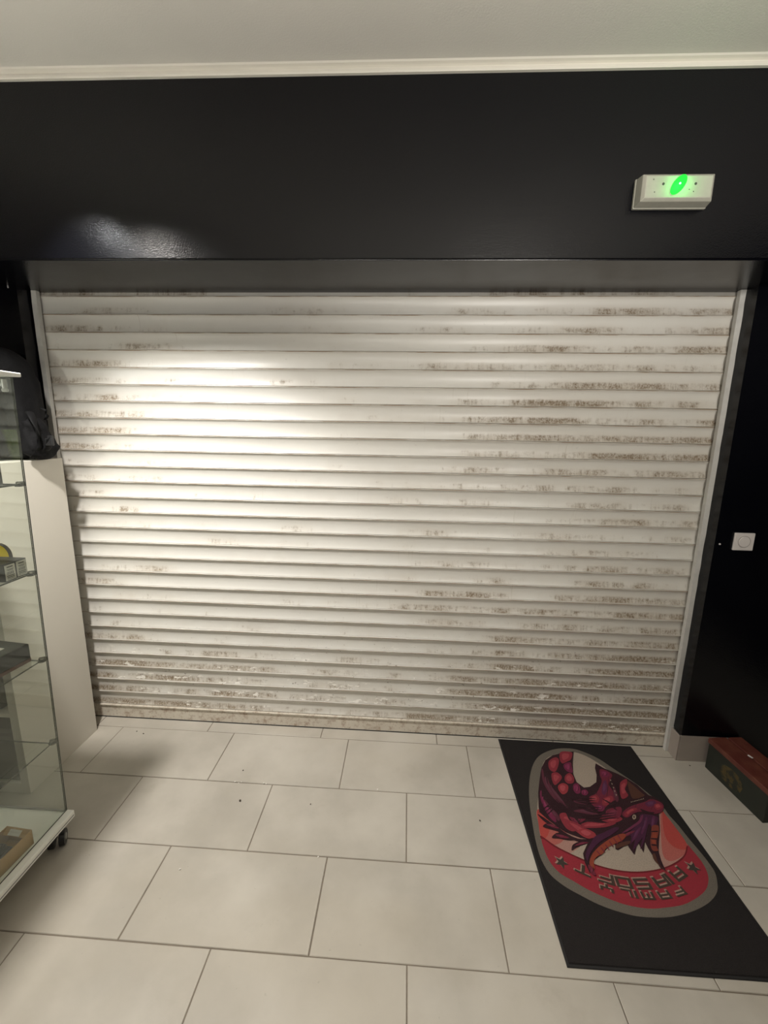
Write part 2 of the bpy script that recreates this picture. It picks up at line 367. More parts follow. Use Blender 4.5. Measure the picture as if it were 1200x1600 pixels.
def crest(name, items, z0):
    vs = []; fs = []; cs = []
    for i, (c, s, p) in enumerate(items):
        p = [Vector((x/1000-mo.x, y/1000-mo.y)) for x, y in p]
        if s: p = catmull(p)
        b = len(vs); z = z0+i*1.2e-5
        vs += [(v.x, v.y, z) for v in p]
        for t in tessellate_polygon([[Vector((v.x, v.y, 0)) for v in p]]):
            a, bb_, cc = (p[j] for j in t)
            t = t if (bb_-a).cross(cc-a) > 0 else t[::-1]
            fs.append([b+j for j in t]); cs.append(PAL[c])
    me = bpy.data.meshes.new(name); me.from_pydata(vs, [], fs); me.materials.append(print_m)
    at = me.color_attributes.new('Col', 'FLOAT_COLOR', 'CORNER')
    for poly, c in zip(me.polygons, cs):
        for l in poly.loop_indices: at.data[l].color = (*c, 1)
    o = bpy.data.objects.new(name, me); COL.objects.link(o); o.parent = m0; return o
EMBLEM=[
('grey',1,[(1422,-65),(1357,-89),(1301,-128),(1259,-184),(1225,-256),(1199,-335),(1182,-409),(1170,-487),(1161,-558),(1158,-615),(1162,-659),(1177,-700),(1211,-734),(1256,-761),(1308,-787),(1362,-804),(1417,-814),(1478,-814),(1533,-808),(1596,-792),(1655,-770),(1703,-745),(1740,-716),(1761,-687),(1779,-649),(1781,-615),(1777,-571),(1768,-515),(1763,-465),(1753,-417),(1750,-364),(1730,-321),(1705,-272),(1675,-229),(1635,-176),(1594,-121),(1542,-82),(1492,-62)]),
('cream',1,[(1436,-90),(1371,-116),(1327,-149),(1294,-202),(1265,-273),(1234,-357),(1208,-429),(1193,-496),(1188,-552),(1183,-613),(1191,-657),(1213,-691),(1250,-715),(1295,-743),(1349,-766),(1403,-782),(1469,-788),(1535,-780),(1596,-767),(1659,-740),(1706,-711),(1737,-677),(1753,-643),(1757,-608),(1752,-568),(1746,-536),(1744,-466),(1739,-418),(1730,-374),(1713,-334),(1684,-293),(1654,-250),(1614,-199),(1581,-152),(1542,-110),(1495,-86)]),
('field1',1,[(1209,-429),(1193,-496),(1187,-561),(1225,-592),(1269,-616),(1354,-554),(1345,-485),(1286,-435)]),
('field2',1,[(1209,-429),(1193,-496),(1187,-561),(1218,-585),(1271,-560),(1306,-487),(1267,-436)]),
('field3',1,[(1209,-429),(1193,-496),(1188,-557),(1210,-550),(1232,-513),(1242,-460)]),
('field1',1,[(1722,-403),(1739,-418),(1744,-466),(1746,-536),(1739,-560),(1713,-589),(1670,-619),(1613,-644),(1602,-619),(1640,-543)]),
('field2',1,[(1726,-403),(1739,-418),(1744,-466),(1746,-536),(1737,-560),(1704,-590),(1646,-616),(1626,-600),(1655,-533)]),
('field3',1,[(1732,-404),(1739,-418),(1744,-466),(1747,-537),(1728,-565),(1689,-559),(1681,-511)]),
('bandline',1,[(1188,-549),(1228,-584),(1271,-610),(1319,-633),(1366,-652),(1428,-664),(1493,-665),(1557,-655),(1615,-638),(1669,-613),(1711,-585),(1739,-552),(1742,-555),(1713,-589),(1668,-621),(1610,-649),(1551,-665),(1488,-677),(1422,-675),(1362,-662),(1314,-645),(1267,-622),(1223,-598),(1186,-566)]),
('band',1,[(1187,-561),(1225,-592),(1269,-616),(1316,-640),(1364,-658),(1425,-670),(1490,-671),(1554,-661),(1613,-644),(1670,-619),(1713,-589),(1742,-555),(1747,-542),(1752,-568),(1757,-608),(1753,-643),(1737,-677),(1706,-711),(1659,-740),(1596,-767),(1535,-780),(1469,-788),(1403,-782),(1349,-766),(1295,-743),(1250,-715),(1213,-691),(1191,-657),(1183,-613)]),
('dark',0,[(1436,-90),(1487,-83),(1456,-154),(1431,-227),(1429,-274),(1450,-302),(1478,-296),(1519,-267),(1538,-225),(1548,-183),(1564,-153),(1590,-180),(1641,-211),(1671,-236),(1697,-267),(1719,-321),(1742,-334),(1763,-354),(1754,-378),(1734,-402),(1712,-415),(1672,-492),(1640,-543),(1617,-582),(1606,-619),(1601,-658),(1587,-646),(1585,-612),(1583,-576),(1585,-547),(1557,-591),(1556,-568),(1557,-549),(1517,-603),(1511,-576),(1511,-562),(1463,-589),(1456,-585),(1463,-565),(1481,-550),(1433,-577),(1392,-612),(1351,-637),(1336,-664),(1340,-693),(1320,-682),(1317,-648),(1324,-612),(1347,-583),(1373,-553),(1339,-548),(1291,-529),(1263,-506),(1237,-477),(1212,-443),(1216,-418),(1236,-345),(1263,-273),(1293,-202),(1327,-151),(1372,-117)]),
('dark',1,[(1201,-453),(1220,-466),(1242,-487),(1279,-523),(1313,-546),(1342,-553),(1390,-549),(1386,-559),(1337,-565),(1305,-558),(1267,-534),(1232,-499),(1213,-478)]),
('dark',1,[(1207,-507),(1230,-494),(1267,-510),(1282,-531),(1243,-522),(1214,-514)]),
('dark',1,[(1227,-556),(1248,-536),(1276,-530),(1300,-539),(1319,-556),(1288,-562),(1255,-557)]),
('dark',1,[(1286,-602),(1297,-581),(1321,-567),(1356,-555),(1377,-561),(1333,-579),(1306,-591)]),
('scale',1,[(1344,-154),(1381,-129),(1394,-141),(1379,-180),(1352,-219),(1332,-214),(1330,-190)]),
('scale3',1,[(1350,-161),(1370,-147),(1377,-154),(1369,-175),(1354,-197),(1343,-194),(1342,-180)]),
('scale',1,[(1418,-93),(1455,-85),(1476,-95),(1454,-136),(1432,-151),(1403,-166),(1399,-140)]),
('scale3',1,[(1424,-104),(1445,-99),(1456,-105),(1444,-128),(1432,-136),(1416,-144),(1414,-130)]),
('magenta',1,[(1411,-168),(1444,-156),(1440,-182),(1431,-219),(1409,-214),(1401,-191)]),
('magenta3',1,[(1416,-174),(1434,-168),(1431,-182),(1426,-202),(1414,-200),(1410,-187)]),
('dark',1,[(1422,-167),(1416,-188),(1404,-208),(1415,-188)]),
('dark',1,[(1439,-166),(1433,-187),(1420,-207),(1431,-186)]),
('scale',1,[(1331,-232),(1359,-224),(1372,-247),(1357,-271),(1325,-298),(1320,-274)]),
('scale3',1,[(1336,-241),(1351,-237),(1359,-249),(1350,-262),(1333,-278),(1330,-264)]),
('scale',1,[(1391,-239),(1418,-223),(1426,-248),(1413,-278),(1388,-285),(1378,-269)]),
('scale3',1,[(1395,-245),(1410,-236),(1415,-250),(1408,-266),(1394,-270),(1388,-261)]),
('scale2',1,[(1338,-300),(1364,-284),(1382,-297),(1367,-331),(1342,-346),(1332,-325)]),
('scale4',1,[(1344,-304),(1358,-295),(1368,-302),(1360,-321),(1347,-329),(1341,-318)]),
('magenta',1,[(1409,-289),(1430,-282),(1432,-304),(1422,-332),(1404,-338),(1398,-318)]),
('magenta3',1,[(1411,-296),(1422,-292),(1424,-304),(1418,-320),(1408,-323),(1405,-312)]),
('dark',1,[(1417,-292),(1412,-311),(1401,-328),(1411,-310)]),
('dark',1,[(1429,-291),(1424,-310),(1412,-327),(1422,-309)]),
('magenta',1,[(1433,-320),(1453,-313),(1458,-329),(1441,-344),(1427,-339)]),
('magenta3',1,[(1436,-322),(1447,-318),(1450,-327),(1441,-335),(1433,-332)]),
('dark',1,[(1440,-319),(1439,-330),(1430,-339),(1437,-329)]),
('dark',1,[(1452,-319),(1450,-329),(1442,-338),(1449,-328)]),
('dim',1,[(1289,-217),(1298,-211),(1289,-270),(1299,-325),(1314,-371),(1316,-391),(1304,-387),(1284,-342),(1276,-282)]),
('dim2',1,[(1292,-259),(1297,-255),(1292,-287),(1297,-317),(1305,-343),(1306,-354),(1300,-352),(1289,-326),(1285,-294)]),
('magenta',1,[(1246,-340),(1254,-334),(1246,-366),(1254,-396),(1270,-453),(1267,-486),(1251,-473),(1239,-431),(1237,-377)]),
('magenta3',1,[(1247,-368),(1252,-365),(1248,-382),(1252,-399),(1261,-431),(1259,-449),(1250,-442),(1244,-418),(1243,-388)]),
('dark',1,[(1255,-354),(1239,-406),(1217,-455),(1237,-406)]),
('dark',1,[(1283,-352),(1266,-404),(1244,-453),(1265,-403)]),
('dim',1,[(1304,-257),(1303,-297),(1321,-350),(1341,-414),(1330,-410),(1304,-362),(1293,-309)]),
('dim2',1,[(1308,-295),(1307,-316),(1317,-345),(1329,-381),(1322,-379),(1308,-351),(1302,-322)]),
('scale',1,[(1291,-452),(1320,-440),(1325,-472),(1353,-484),(1362,-501),(1322,-523),(1296,-506)]),
('scale3',1,[(1305,-464),(1321,-457),(1324,-475),(1339,-481),(1344,-491),(1322,-503),(1308,-494)]),
('dim',1,[(1357,-428),(1396,-415),(1432,-408),(1445,-426),(1460,-439),(1423,-440),(1388,-435)]),
('dim2',1,[(1382,-425),(1403,-418),(1424,-414),(1431,-424),(1439,-431),(1419,-432),(1399,-429)]),
('dim',1,[(1376,-377),(1410,-367),(1434,-383),(1422,-391),(1389,-388)]),
('dim2',1,[(1389,-376),(1408,-371),(1421,-380),(1414,-384),(1396,-383)]),
('dim',1,[(1248,-376),(1270,-415),(1288,-461),(1277,-480),(1262,-439)]),
('dim2',1,[(1257,-401),(1268,-422),(1278,-447),(1273,-458),(1264,-435)]),
('wine',1,[(1568,-190),(1594,-194),(1611,-217),(1596,-241),(1570,-277),(1571,-305),(1566,-352),(1541,-370),(1504,-397),(1471,-424),(1456,-401),(1445,-377),(1455,-350),(1489,-332),(1524,-292),(1548,-256),(1552,-227)]),
('dark',1,[(1543,-228),(1507,-307),(1468,-379),(1506,-306)]),
('dark',1,[(1593,-224),(1555,-303),(1513,-376),(1553,-302)]),
('magenta',1,[(1567,-202),(1596,-200),(1597,-224),(1571,-235),(1560,-230)]),
('magenta3',1,[(1571,-207),(1587,-205),(1588,-218),(1574,-224),(1567,-222)]),
('dark',1,[(1575,-207),(1572,-219),(1562,-229),(1570,-218)]),
('dark',1,[(1591,-206),(1588,-218),(1578,-228),(1586,-217)]),
('scale',1,[(1453,-356),(1487,-338),(1493,-358),(1473,-380),(1451,-381)]),
('scale3',1,[(1461,-356),(1479,-346),(1483,-357),(1472,-370),(1460,-370)]),
('scale',1,[(1509,-357),(1552,-338),(1551,-359),(1517,-387),(1495,-388)]),
('scale3',1,[(1515,-358),(1539,-348),(1538,-359),(1520,-375),(1508,-376)]),
('magenta',1,[(1454,-406),(1482,-389),(1497,-403),(1471,-424)]),
('magenta3',1,[(1463,-403),(1479,-394),(1487,-402),(1473,-413)]),
('dark',1,[(1472,-394),(1469,-406),(1458,-417),(1467,-405)]),
('dark',1,[(1490,-393),(1486,-405),(1476,-416),(1485,-404)]),
('purple',1,[(1548,-268),(1567,-255),(1553,-301),(1527,-335),(1518,-325)]),
('purple3',1,[(1545,-278),(1555,-271),(1548,-296),(1533,-315),(1529,-310)]),
('dim',1,[(1588,-287),(1587,-309),(1578,-352),(1561,-368),(1568,-321)]),
('dim2',1,[(1582,-303),(1582,-315),(1576,-338),(1567,-348),(1571,-321)]),
('scale',1,[(1627,-262),(1665,-239),(1656,-265),(1630,-300),(1628,-332),(1593,-351),(1603,-308)]),
('scale3',1,[(1627,-274),(1648,-262),(1643,-276),(1629,-295),(1628,-313),(1608,-323),(1614,-299)]),
('brown',1,[(1662,-254),(1677,-269),(1695,-312),(1700,-327),(1655,-346),(1639,-337)]),
('scale',1,[(1473,-448),(1511,-435),(1541,-443),(1542,-456),(1502,-473),(1471,-471),(1452,-458)]),
('scale3',1,[(1484,-449),(1505,-442),(1521,-446),(1522,-454),(1500,-463),(1483,-461),(1473,-455)]),
('scale',1,[(1347,-498),(1396,-476),(1452,-477),(1511,-472),(1461,-494),(1385,-504),(1352,-506)]),
('scale3',1,[(1377,-492),(1404,-480),(1435,-480),(1467,-478),(1439,-490),(1397,-495),(1379,-497)]),
('wine',1,[(1495,-418),(1532,-400),(1564,-403),(1528,-434),(1492,-442)]),
('wine2',1,[(1506,-416),(1527,-407),(1544,-408),(1525,-425),(1505,-429)]),
('dark',1,[(1515,-407),(1509,-420),(1497,-433),(1508,-419)]),
('dark',1,[(1541,-405),(1535,-418),(1523,-431),(1534,-418)]),
('wine',1,[(1330,-458),(1360,-465),(1393,-463),(1361,-483),(1338,-481)]),
('wine2',1,[(1341,-461),(1357,-465),(1376,-464),(1358,-475),(1345,-474)]),
('dark',1,[(1347,-461),(1343,-471),(1333,-480),(1342,-470)]),
('dark',1,[(1373,-459),(1370,-469),(1360,-478),(1368,-468)]),
('scale',1,[(1298,-467),(1324,-475),(1357,-495),(1374,-511),(1405,-531),(1396,-544),(1360,-547),(1336,-527),(1309,-494)]),
('scale3',1,[(1321,-485),(1336,-489),(1353,-500),(1363,-509),(1381,-519),(1375,-527),(1355,-528),(1342,-517),(1327,-499)]),
('dark',1,[(1413,-513),(1443,-497),(1464,-505),(1432,-524)]),
('scale2',1,[(1340,-518),(1376,-507),(1406,-528),(1374,-550),(1347,-539)]),
('scale4',1,[(1352,-521),(1372,-514),(1389,-526),(1371,-538),(1356,-532)]),
('wine',1,[(1244,-542),(1272,-542),(1295,-553),(1260,-554)]),
('wine2',1,[(1254,-543),(1269,-543),(1282,-549),(1263,-549)]),
('dark',1,[(1258,-544),(1257,-549),(1249,-554),(1256,-548)]),
('dark',1,[(1281,-542),(1279,-547),(1272,-552),(1278,-547)]),
('wine',1,[(1303,-584),(1336,-567),(1363,-567),(1332,-577)]),
('wine2',1,[(1316,-577),(1334,-568),(1349,-568),(1332,-574)]),
('dark',1,[(1325,-570),(1323,-575),(1315,-579),(1322,-574)]),
('dark',1,[(1347,-568),(1345,-573),(1337,-578),(1344,-573)]),
('wine',1,[(1222,-500),(1247,-498),(1269,-514),(1246,-512)]),
('wine2',1,[(1232,-501),(1246,-500),(1258,-509),(1245,-507)]),
('dark',1,[(1238,-501),(1236,-507),(1228,-513),(1235,-506)]),
('dark',1,[(1259,-499),(1257,-506),(1250,-511),(1256,-505)]),
('wine',1,[(1556,-427),(1596,-395),(1634,-378),(1686,-359),(1716,-344),(1745,-352),(1755,-369),(1745,-389),(1721,-410),(1684,-418),(1655,-410),(1614,-418),(1567,-445)]),
('dark',1,[(1648,-364),(1626,-396),(1599,-426),(1625,-395)]),
('dark',1,[(1720,-359),(1697,-390),(1669,-420),(1696,-390)]),
('purple',1,[(1683,-364),(1729,-350),(1722,-371),(1686,-384)]),
('purple3',1,[(1693,-363),(1718,-356),(1714,-367),(1694,-374)]),
('scale',1,[(1717,-371),(1742,-365),(1744,-384),(1712,-397)]),
('scale3',1,[(1722,-373),(1736,-369),(1737,-380),(1719,-386)]),
('dark',1,[(1645,-397),(1676,-409),(1696,-410),(1684,-418),(1652,-415)]),
('scale',1,[(1564,-427),(1595,-405),(1626,-393),(1630,-403),(1596,-419),(1570,-440)]),
('scale3',1,[(1578,-419),(1595,-407),(1612,-400),(1614,-406),(1596,-415),(1581,-427)]),
('wine',1,[(1524,-405),(1564,-393),(1560,-417),(1534,-448),(1502,-455),(1470,-452),(1466,-443),(1500,-422)]),
('wine2',1,[(1519,-414),(1541,-407),(1539,-421),(1525,-437),(1507,-441),(1490,-440),(1487,-435),(1506,-423)]),
('dark',1,[(1507,-411),(1497,-430),(1481,-449),(1496,-430)]),
('dark',1,[(1541,-408),(1531,-428),(1515,-447),(1530,-427)]),
('purple2',1,[(1630,-427),(1672,-423),(1698,-436),(1674,-465),(1645,-502),(1645,-467),(1613,-505),(1581,-549),(1550,-580),(1583,-532),(1533,-577),(1523,-582),(1554,-535),(1520,-566),(1543,-527),(1515,-529),(1560,-500),(1608,-461)]),
('magenta2',1,[(1632,-431),(1640,-430),(1616,-460),(1586,-480),(1542,-506),(1513,-516),(1569,-481),(1608,-456)]),
('purple',1,[(1643,-440),(1652,-439),(1627,-477),(1592,-515),(1592,-506),(1622,-473)]),
('purple3',1,[(1633,-454),(1637,-453),(1624,-474),(1604,-495),(1605,-490),(1621,-472)]),
('purple',1,[(1574,-503),(1604,-483),(1567,-525),(1534,-553),(1549,-531)]),
('purple3',1,[(1570,-508),(1586,-498),(1566,-520),(1547,-536),(1556,-524)]),
('purple',1,[(1676,-433),(1685,-434),(1656,-480),(1640,-498),(1653,-466)]),
('purple3',1,[(1669,-444),(1674,-445),(1658,-470),(1649,-480),(1657,-462)]),
('orange2',1,[(1652,-475),(1677,-474),(1657,-510),(1632,-541),(1619,-567),(1617,-581),(1595,-581),(1605,-548),(1628,-512)]),
('orange',1,[(1642,-500),(1656,-499),(1645,-518),(1631,-536),(1624,-550),(1623,-557),(1610,-557),(1616,-539),(1629,-519)]),
('dark',1,[(1638,-499),(1661,-497),(1657,-502),(1634,-504)]),
('dark',1,[(1619,-530),(1640,-530),(1635,-536),(1615,-535)]),
('dark',1,[(1605,-556),(1623,-556),(1620,-562),(1604,-562)]),
('wine',1,[(1544,-510),(1570,-503),(1547,-518),(1506,-538),(1507,-530)]),
('wine2',1,[(1539,-512),(1554,-509),(1541,-517),(1518,-528),(1519,-523)]),
('dark',1,[(1529,-510),(1525,-520),(1514,-530),(1523,-520)]),
('dark',1,[(1550,-508),(1546,-519),(1535,-529),(1545,-518)]),
('brown',1,[(1464,-570),(1498,-555),(1528,-549),(1518,-562),(1480,-577),(1461,-584)]),
('purple2',1,[(1398,-540),(1442,-519),(1493,-494),(1511,-497),(1470,-526),(1418,-555),(1380,-582),(1347,-616),(1330,-640),(1329,-625),(1342,-601),(1369,-571)]),
('orange',1,[(1474,-534),(1513,-519),(1524,-526),(1498,-549),(1454,-569),(1419,-587),(1399,-608),(1371,-622),(1351,-642),(1344,-669),(1331,-655),(1348,-624),(1379,-594),(1423,-563)]),
('wine',1,[(1324,-656),(1336,-662),(1338,-691),(1323,-685)]),
('wine2',1,[(1326,-662),(1332,-665),(1334,-681),(1325,-678)]),
('dark',1,[(1329,-661),(1326,-673),(1317,-685),(1324,-673)]),
('dark',1,[(1341,-660),(1338,-673),(1328,-684),(1336,-672)]),
('brown',1,[(1586,-597),(1597,-597),(1589,-631),(1602,-660),(1593,-650),(1580,-621)]),
('dark',1,[(1205,-448),(1260,-406),(1314,-371),(1257,-414)]),
('dark',1,[(1220,-454),(1265,-417),(1313,-381),(1262,-424)]),
('dark',1,[(1235,-459),(1270,-427),(1312,-392),(1267,-435)]),
('dark',1,[(1244,-417),(1293,-409),(1339,-410),(1290,-417)]),
('dark',1,[(1259,-422),(1298,-419),(1338,-419),(1295,-427)]),
('dark',1,[(1274,-428),(1302,-430),(1337,-429),(1300,-437)]),
('dark',1,[(1354,-368),(1417,-359),(1478,-359),(1414,-367)]),
('dark',1,[(1369,-374),(1422,-370),(1476,-369),(1419,-378)]),
('dark',1,[(1384,-380),(1426,-381),(1474,-380),(1423,-389)]),
('dark',1,[(1374,-407),(1430,-401),(1484,-404),(1427,-409)]),
('dark',1,[(1388,-413),(1435,-412),(1482,-414),(1432,-419)]),
('dark',1,[(1403,-419),(1439,-422),(1480,-423),(1436,-430)]),
('dark',1,[(1380,-454),(1458,-436),(1533,-424),(1455,-443)]),
('dark',1,[(1394,-460),(1462,-446),(1531,-434),(1459,-453)]),
('dark',1,[(1409,-465),(1466,-456),(1529,-444),(1462,-463)]),
('dark',1,[(1504,-357),(1528,-372),(1547,-394),(1524,-379)]),
('dark',1,[(1519,-363),(1531,-382),(1545,-404),(1528,-390)]),
('dark',1,[(1533,-369),(1535,-393),(1543,-414),(1531,-401)]),
('dark',1,[(1609,-223),(1596,-285),(1580,-351),(1592,-293)]),
('dark',1,[(1624,-230),(1599,-297),(1577,-362),(1595,-305)]),
('dark',1,[(1638,-237),(1602,-308),(1575,-372),(1599,-317)]),
('dark',1,[(1301,-372),(1337,-425),(1369,-483),(1335,-433)]),
('dark',1,[(1316,-378),(1342,-435),(1368,-492),(1339,-443)]),
('dark',1,[(1331,-384),(1347,-446),(1367,-501),(1344,-453)]),
('wine',0,[(1494,-525),(1496,-553),(1492,-556),(1490,-527)]),
('wine',0,[(1471,-540),(1474,-566),(1470,-568),(1467,-542)]),
('wine',0,[(1448,-555),(1452,-578),(1448,-581),(1444,-557)]),
('wine',0,[(1426,-570),(1431,-590),(1427,-593),(1422,-572)]),
('wine',0,[(1404,-584),(1410,-602),(1406,-605),(1400,-586)]),
('wine',0,[(1382,-598),(1389,-614),(1385,-617),(1378,-600)]),
('tooth',0,[(1620,-369),(1626,-361),(1626,-368)]),
('tooth',0,[(1628,-366),(1634,-359),(1633,-365)]),
('tooth',0,[(1636,-364),(1642,-356),(1641,-363)]),
('tooth',0,[(1643,-361),(1649,-354),(1649,-360)]),
('tooth',0,[(1651,-359),(1657,-351),(1656,-358)]),
('tooth',0,[(1659,-356),(1665,-348),(1664,-355)]),
('tooth',0,[(1667,-353),(1673,-346),(1672,-352)]),
('tooth',0,[(1674,-351),(1680,-343),(1679,-350)]),
('tooth',0,[(1682,-348),(1688,-340),(1687,-347)]),
('tooth',1,[(1592,-438),(1603,-428),(1609,-433),(1603,-445),(1592,-452),(1589,-447)]),
('dark',1,[(1598,-436),(1602,-436),(1598,-444),(1594,-444)]),
('tooth',0,[(1587,-248),(1592,-252),(1585,-260)]),
('tooth',0,[(1584,-268),(1589,-273),(1582,-281)]),
('tooth',0,[(1581,-289),(1586,-293),(1579,-301)]),
('tooth',0,[(1578,-308),(1583,-312),(1576,-320)]),
('tooth',0,[(1575,-328),(1580,-332),(1573,-340)]),
('hilite',0,[(1229,-671),(1235,-654),(1252,-653),(1238,-642),(1242,-625),(1227,-636),(1212,-627),(1218,-643),(1205,-655),(1222,-655)]),
('star',0,[(1232,-676),(1238,-659),(1255,-658),(1241,-647),(1245,-630),(1230,-641),(1215,-632),(1221,-648),(1208,-660),(1225,-660)]),
('hilite',0,[(1708,-657),(1714,-640),(1731,-639),(1717,-628),(1721,-611),(1706,-622),(1691,-613),(1697,-629),(1684,-641),(1701,-641)]),
('star',0,[(1711,-662),(1717,-645),(1734,-644),(1720,-633),(1724,-616),(1709,-627),(1694,-618),(1700,-634),(1687,-646),(1704,-646)]),
('hilite',0,[(1654,-630),(1644,-635),(1661,-669),(1671,-664)]),
('hilite',0,[(1615,-650),(1606,-655),(1623,-689),(1633,-684)]),
('hilite',0,[(1668,-657),(1620,-682),(1623,-689),(1671,-664)]),
('hilite',0,[(1660,-643),(1612,-668),(1616,-675),(1664,-650)]),
('ink',0,[(1656,-634),(1646,-639),(1664,-673),(1674,-668)]),
('ink',0,[(1618,-654),(1608,-659),(1626,-693),(1635,-688)]),
('ink',0,[(1670,-661),(1622,-686),(1626,-693),(1674,-668)]),
('ink',0,[(1663,-647),(1615,-672),(1618,-679),(1666,-654)]),
('hilite',0,[(1593,-660),(1581,-664),(1595,-700),(1606,-695)]),
('ink',0,[(1595,-664),(1584,-668),(1598,-704),(1609,-699)]),
('hilite',0,[(1581,-665),(1571,-668),(1582,-705),(1592,-701)]),
('hilite',0,[(1590,-694),(1538,-710),(1541,-717),(1592,-701)]),
('hilite',0,[(1545,-694),(1535,-697),(1541,-717),(1551,-714)]),
('hilite',0,[(1586,-680),(1534,-695),(1536,-702),(1588,-687)]),
('hilite',0,[(1543,-677),(1531,-680),(1535,-695),(1547,-692)]),
('ink',0,[(1584,-669),(1574,-672),(1584,-709),(1595,-705)]),
('ink',0,[(1593,-698),(1541,-714),(1543,-721),(1595,-705)]),
('ink',0,[(1547,-698),(1537,-701),(1543,-721),(1553,-718)]),
('ink',0,[(1588,-684),(1537,-699),(1539,-706),(1590,-691)]),
('ink',0,[(1545,-681),(1533,-684),(1538,-699),(1550,-696)]),
('hilite',0,[(1515,-683),(1461,-688),(1462,-696),(1516,-691)]),
('hilite',0,[(1516,-699),(1463,-703),(1463,-711),(1517,-706)]),
('hilite',0,[(1518,-714),(1464,-719),(1465,-726),(1518,-721)]),
('hilite',0,[(1516,-699),(1506,-700),(1508,-722),(1518,-721)]),
('hilite',0,[(1472,-687),(1461,-688),(1463,-711),(1474,-710)]),
('ink',0,[(1517,-687),(1464,-692),(1464,-700),(1518,-695)]),
('ink',0,[(1519,-703),(1465,-707),(1466,-715),(1520,-710)]),
('ink',0,[(1520,-718),(1466,-723),(1467,-730),(1521,-725)]),
('ink',0,[(1519,-703),(1508,-704),(1510,-726),(1521,-725)]),
('ink',0,[(1474,-691),(1464,-692),(1466,-715),(1476,-714)]),
('hilite',0,[(1453,-688),(1443,-687),(1439,-725),(1450,-726)]),
('hilite',0,[(1410,-684),(1400,-683),(1396,-721),(1407,-722)]),
('hilite',0,[(1453,-688),(1400,-683),(1399,-691),(1453,-696)]),
('hilite',0,[(1451,-719),(1397,-713),(1396,-721),(1450,-726)]),
('ink',0,[(1456,-692),(1445,-691),(1442,-729),(1452,-730)]),
('ink',0,[(1413,-688),(1402,-687),(1399,-725),(1409,-726)]),
('ink',0,[(1456,-692),(1402,-687),(1402,-695),(1455,-700)]),
('ink',0,[(1453,-723),(1399,-717),(1399,-725),(1452,-730)]),
('hilite',0,[(1399,-683),(1388,-680),(1379,-717),(1389,-720)]),
('hilite',0,[(1391,-712),(1339,-699),(1337,-706),(1389,-720)]),
('hilite',0,[(1395,-698),(1350,-687),(1349,-694),(1393,-706)]),
('ink',0,[(1401,-687),(1391,-684),(1381,-721),(1392,-724)]),
('ink',0,[(1394,-716),(1341,-703),(1340,-710),(1392,-724)]),
('ink',0,[(1397,-702),(1353,-691),(1351,-698),(1395,-710)]),
('hilite',0,[(1318,-691),(1269,-668),(1265,-675),(1315,-698)]),
('hilite',0,[(1311,-654),(1301,-650),(1285,-684),(1295,-689)]),
('ink',0,[(1320,-695),(1271,-672),(1268,-679),(1317,-702)]),
('ink',0,[(1313,-658),(1304,-654),(1288,-688),(1297,-693)]),
('hilite',0,[(1621,-703),(1613,-706),(1621,-731),(1629,-728)]),
('hilite',0,[(1628,-723),(1587,-736),(1588,-741),(1629,-728)]),
('hilite',0,[(1625,-714),(1590,-725),(1591,-730),(1626,-719)]),
('ink',0,[(1624,-707),(1616,-710),(1624,-735),(1632,-732)]),
('ink',0,[(1630,-727),(1589,-740),(1591,-745),(1632,-732)]),
('ink',0,[(1627,-718),(1592,-729),(1594,-734),(1629,-723)]),
('hilite',0,[(1565,-720),(1556,-722),(1561,-747),(1570,-746)]),
('hilite',0,[(1531,-726),(1523,-728),(1527,-754),(1536,-752)]),
('hilite',0,[(1569,-741),(1526,-748),(1527,-754),(1570,-746)]),
('hilite',0,[(1567,-730),(1524,-738),(1525,-743),(1568,-735)]),
('ink',0,[(1567,-724),(1559,-726),(1564,-751),(1572,-750)]),
('ink',0,[(1534,-730),(1525,-732),(1530,-758),(1538,-756)]),
('ink',0,[(1571,-745),(1529,-752),(1530,-758),(1572,-750)]),
('ink',0,[(1569,-734),(1527,-742),(1528,-747),(1570,-739)]),
('hilite',0,[(1508,-730),(1499,-730),(1500,-756),(1509,-756)]),
('hilite',0,[(1474,-731),(1465,-731),(1466,-757),(1475,-757)]),
('hilite',0,[(1509,-750),(1466,-752),(1466,-757),(1509,-756)]),
('hilite',0,[(1491,-737),(1482,-737),(1483,-756),(1492,-756)]),
('ink',0,[(1511,-734),(1502,-734),(1503,-760),(1511,-760)]),
('ink',0,[(1476,-735),(1468,-735),(1468,-761),(1477,-761)]),
('ink',0,[(1511,-754),(1468,-756),(1468,-761),(1511,-760)]),
('ink',0,[(1494,-741),(1485,-741),(1486,-760),(1494,-760)]),
('hilite',0,[(1453,-730),(1444,-730),(1442,-756),(1452,-756)]),
('ink',0,[(1456,-734),(1446,-734),(1444,-760),(1454,-760)]),
('hilite',0,[(1437,-729),(1430,-728),(1427,-754),(1433,-755)]),
('hilite',0,[(1437,-729),(1403,-725),(1402,-730),(1436,-735)]),
('ink',0,[(1439,-733),(1432,-732),(1429,-758),(1436,-759)]),
('ink',0,[(1439,-733),(1405,-729),(1404,-734),(1439,-739)]),
('hilite',0,[(1377,-733),(1369,-731),(1365,-743),(1374,-746)]),
('hilite',0,[(1344,-724),(1336,-721),(1332,-734),(1340,-736)]),
('hilite',0,[(1378,-731),(1336,-719),(1335,-724),(1376,-736)]),
('hilite',0,[(1364,-716),(1356,-714),(1352,-726),(1361,-728)]),
('ink',0,[(1380,-737),(1371,-735),(1368,-747),(1376,-750)]),
('ink',0,[(1346,-728),(1338,-725),(1335,-738),(1343,-740)]),
('ink',0,[(1380,-735),(1339,-723),(1338,-728),(1379,-740)]),
('ink',0,[(1367,-720),(1358,-718),(1355,-730),(1363,-732)])]

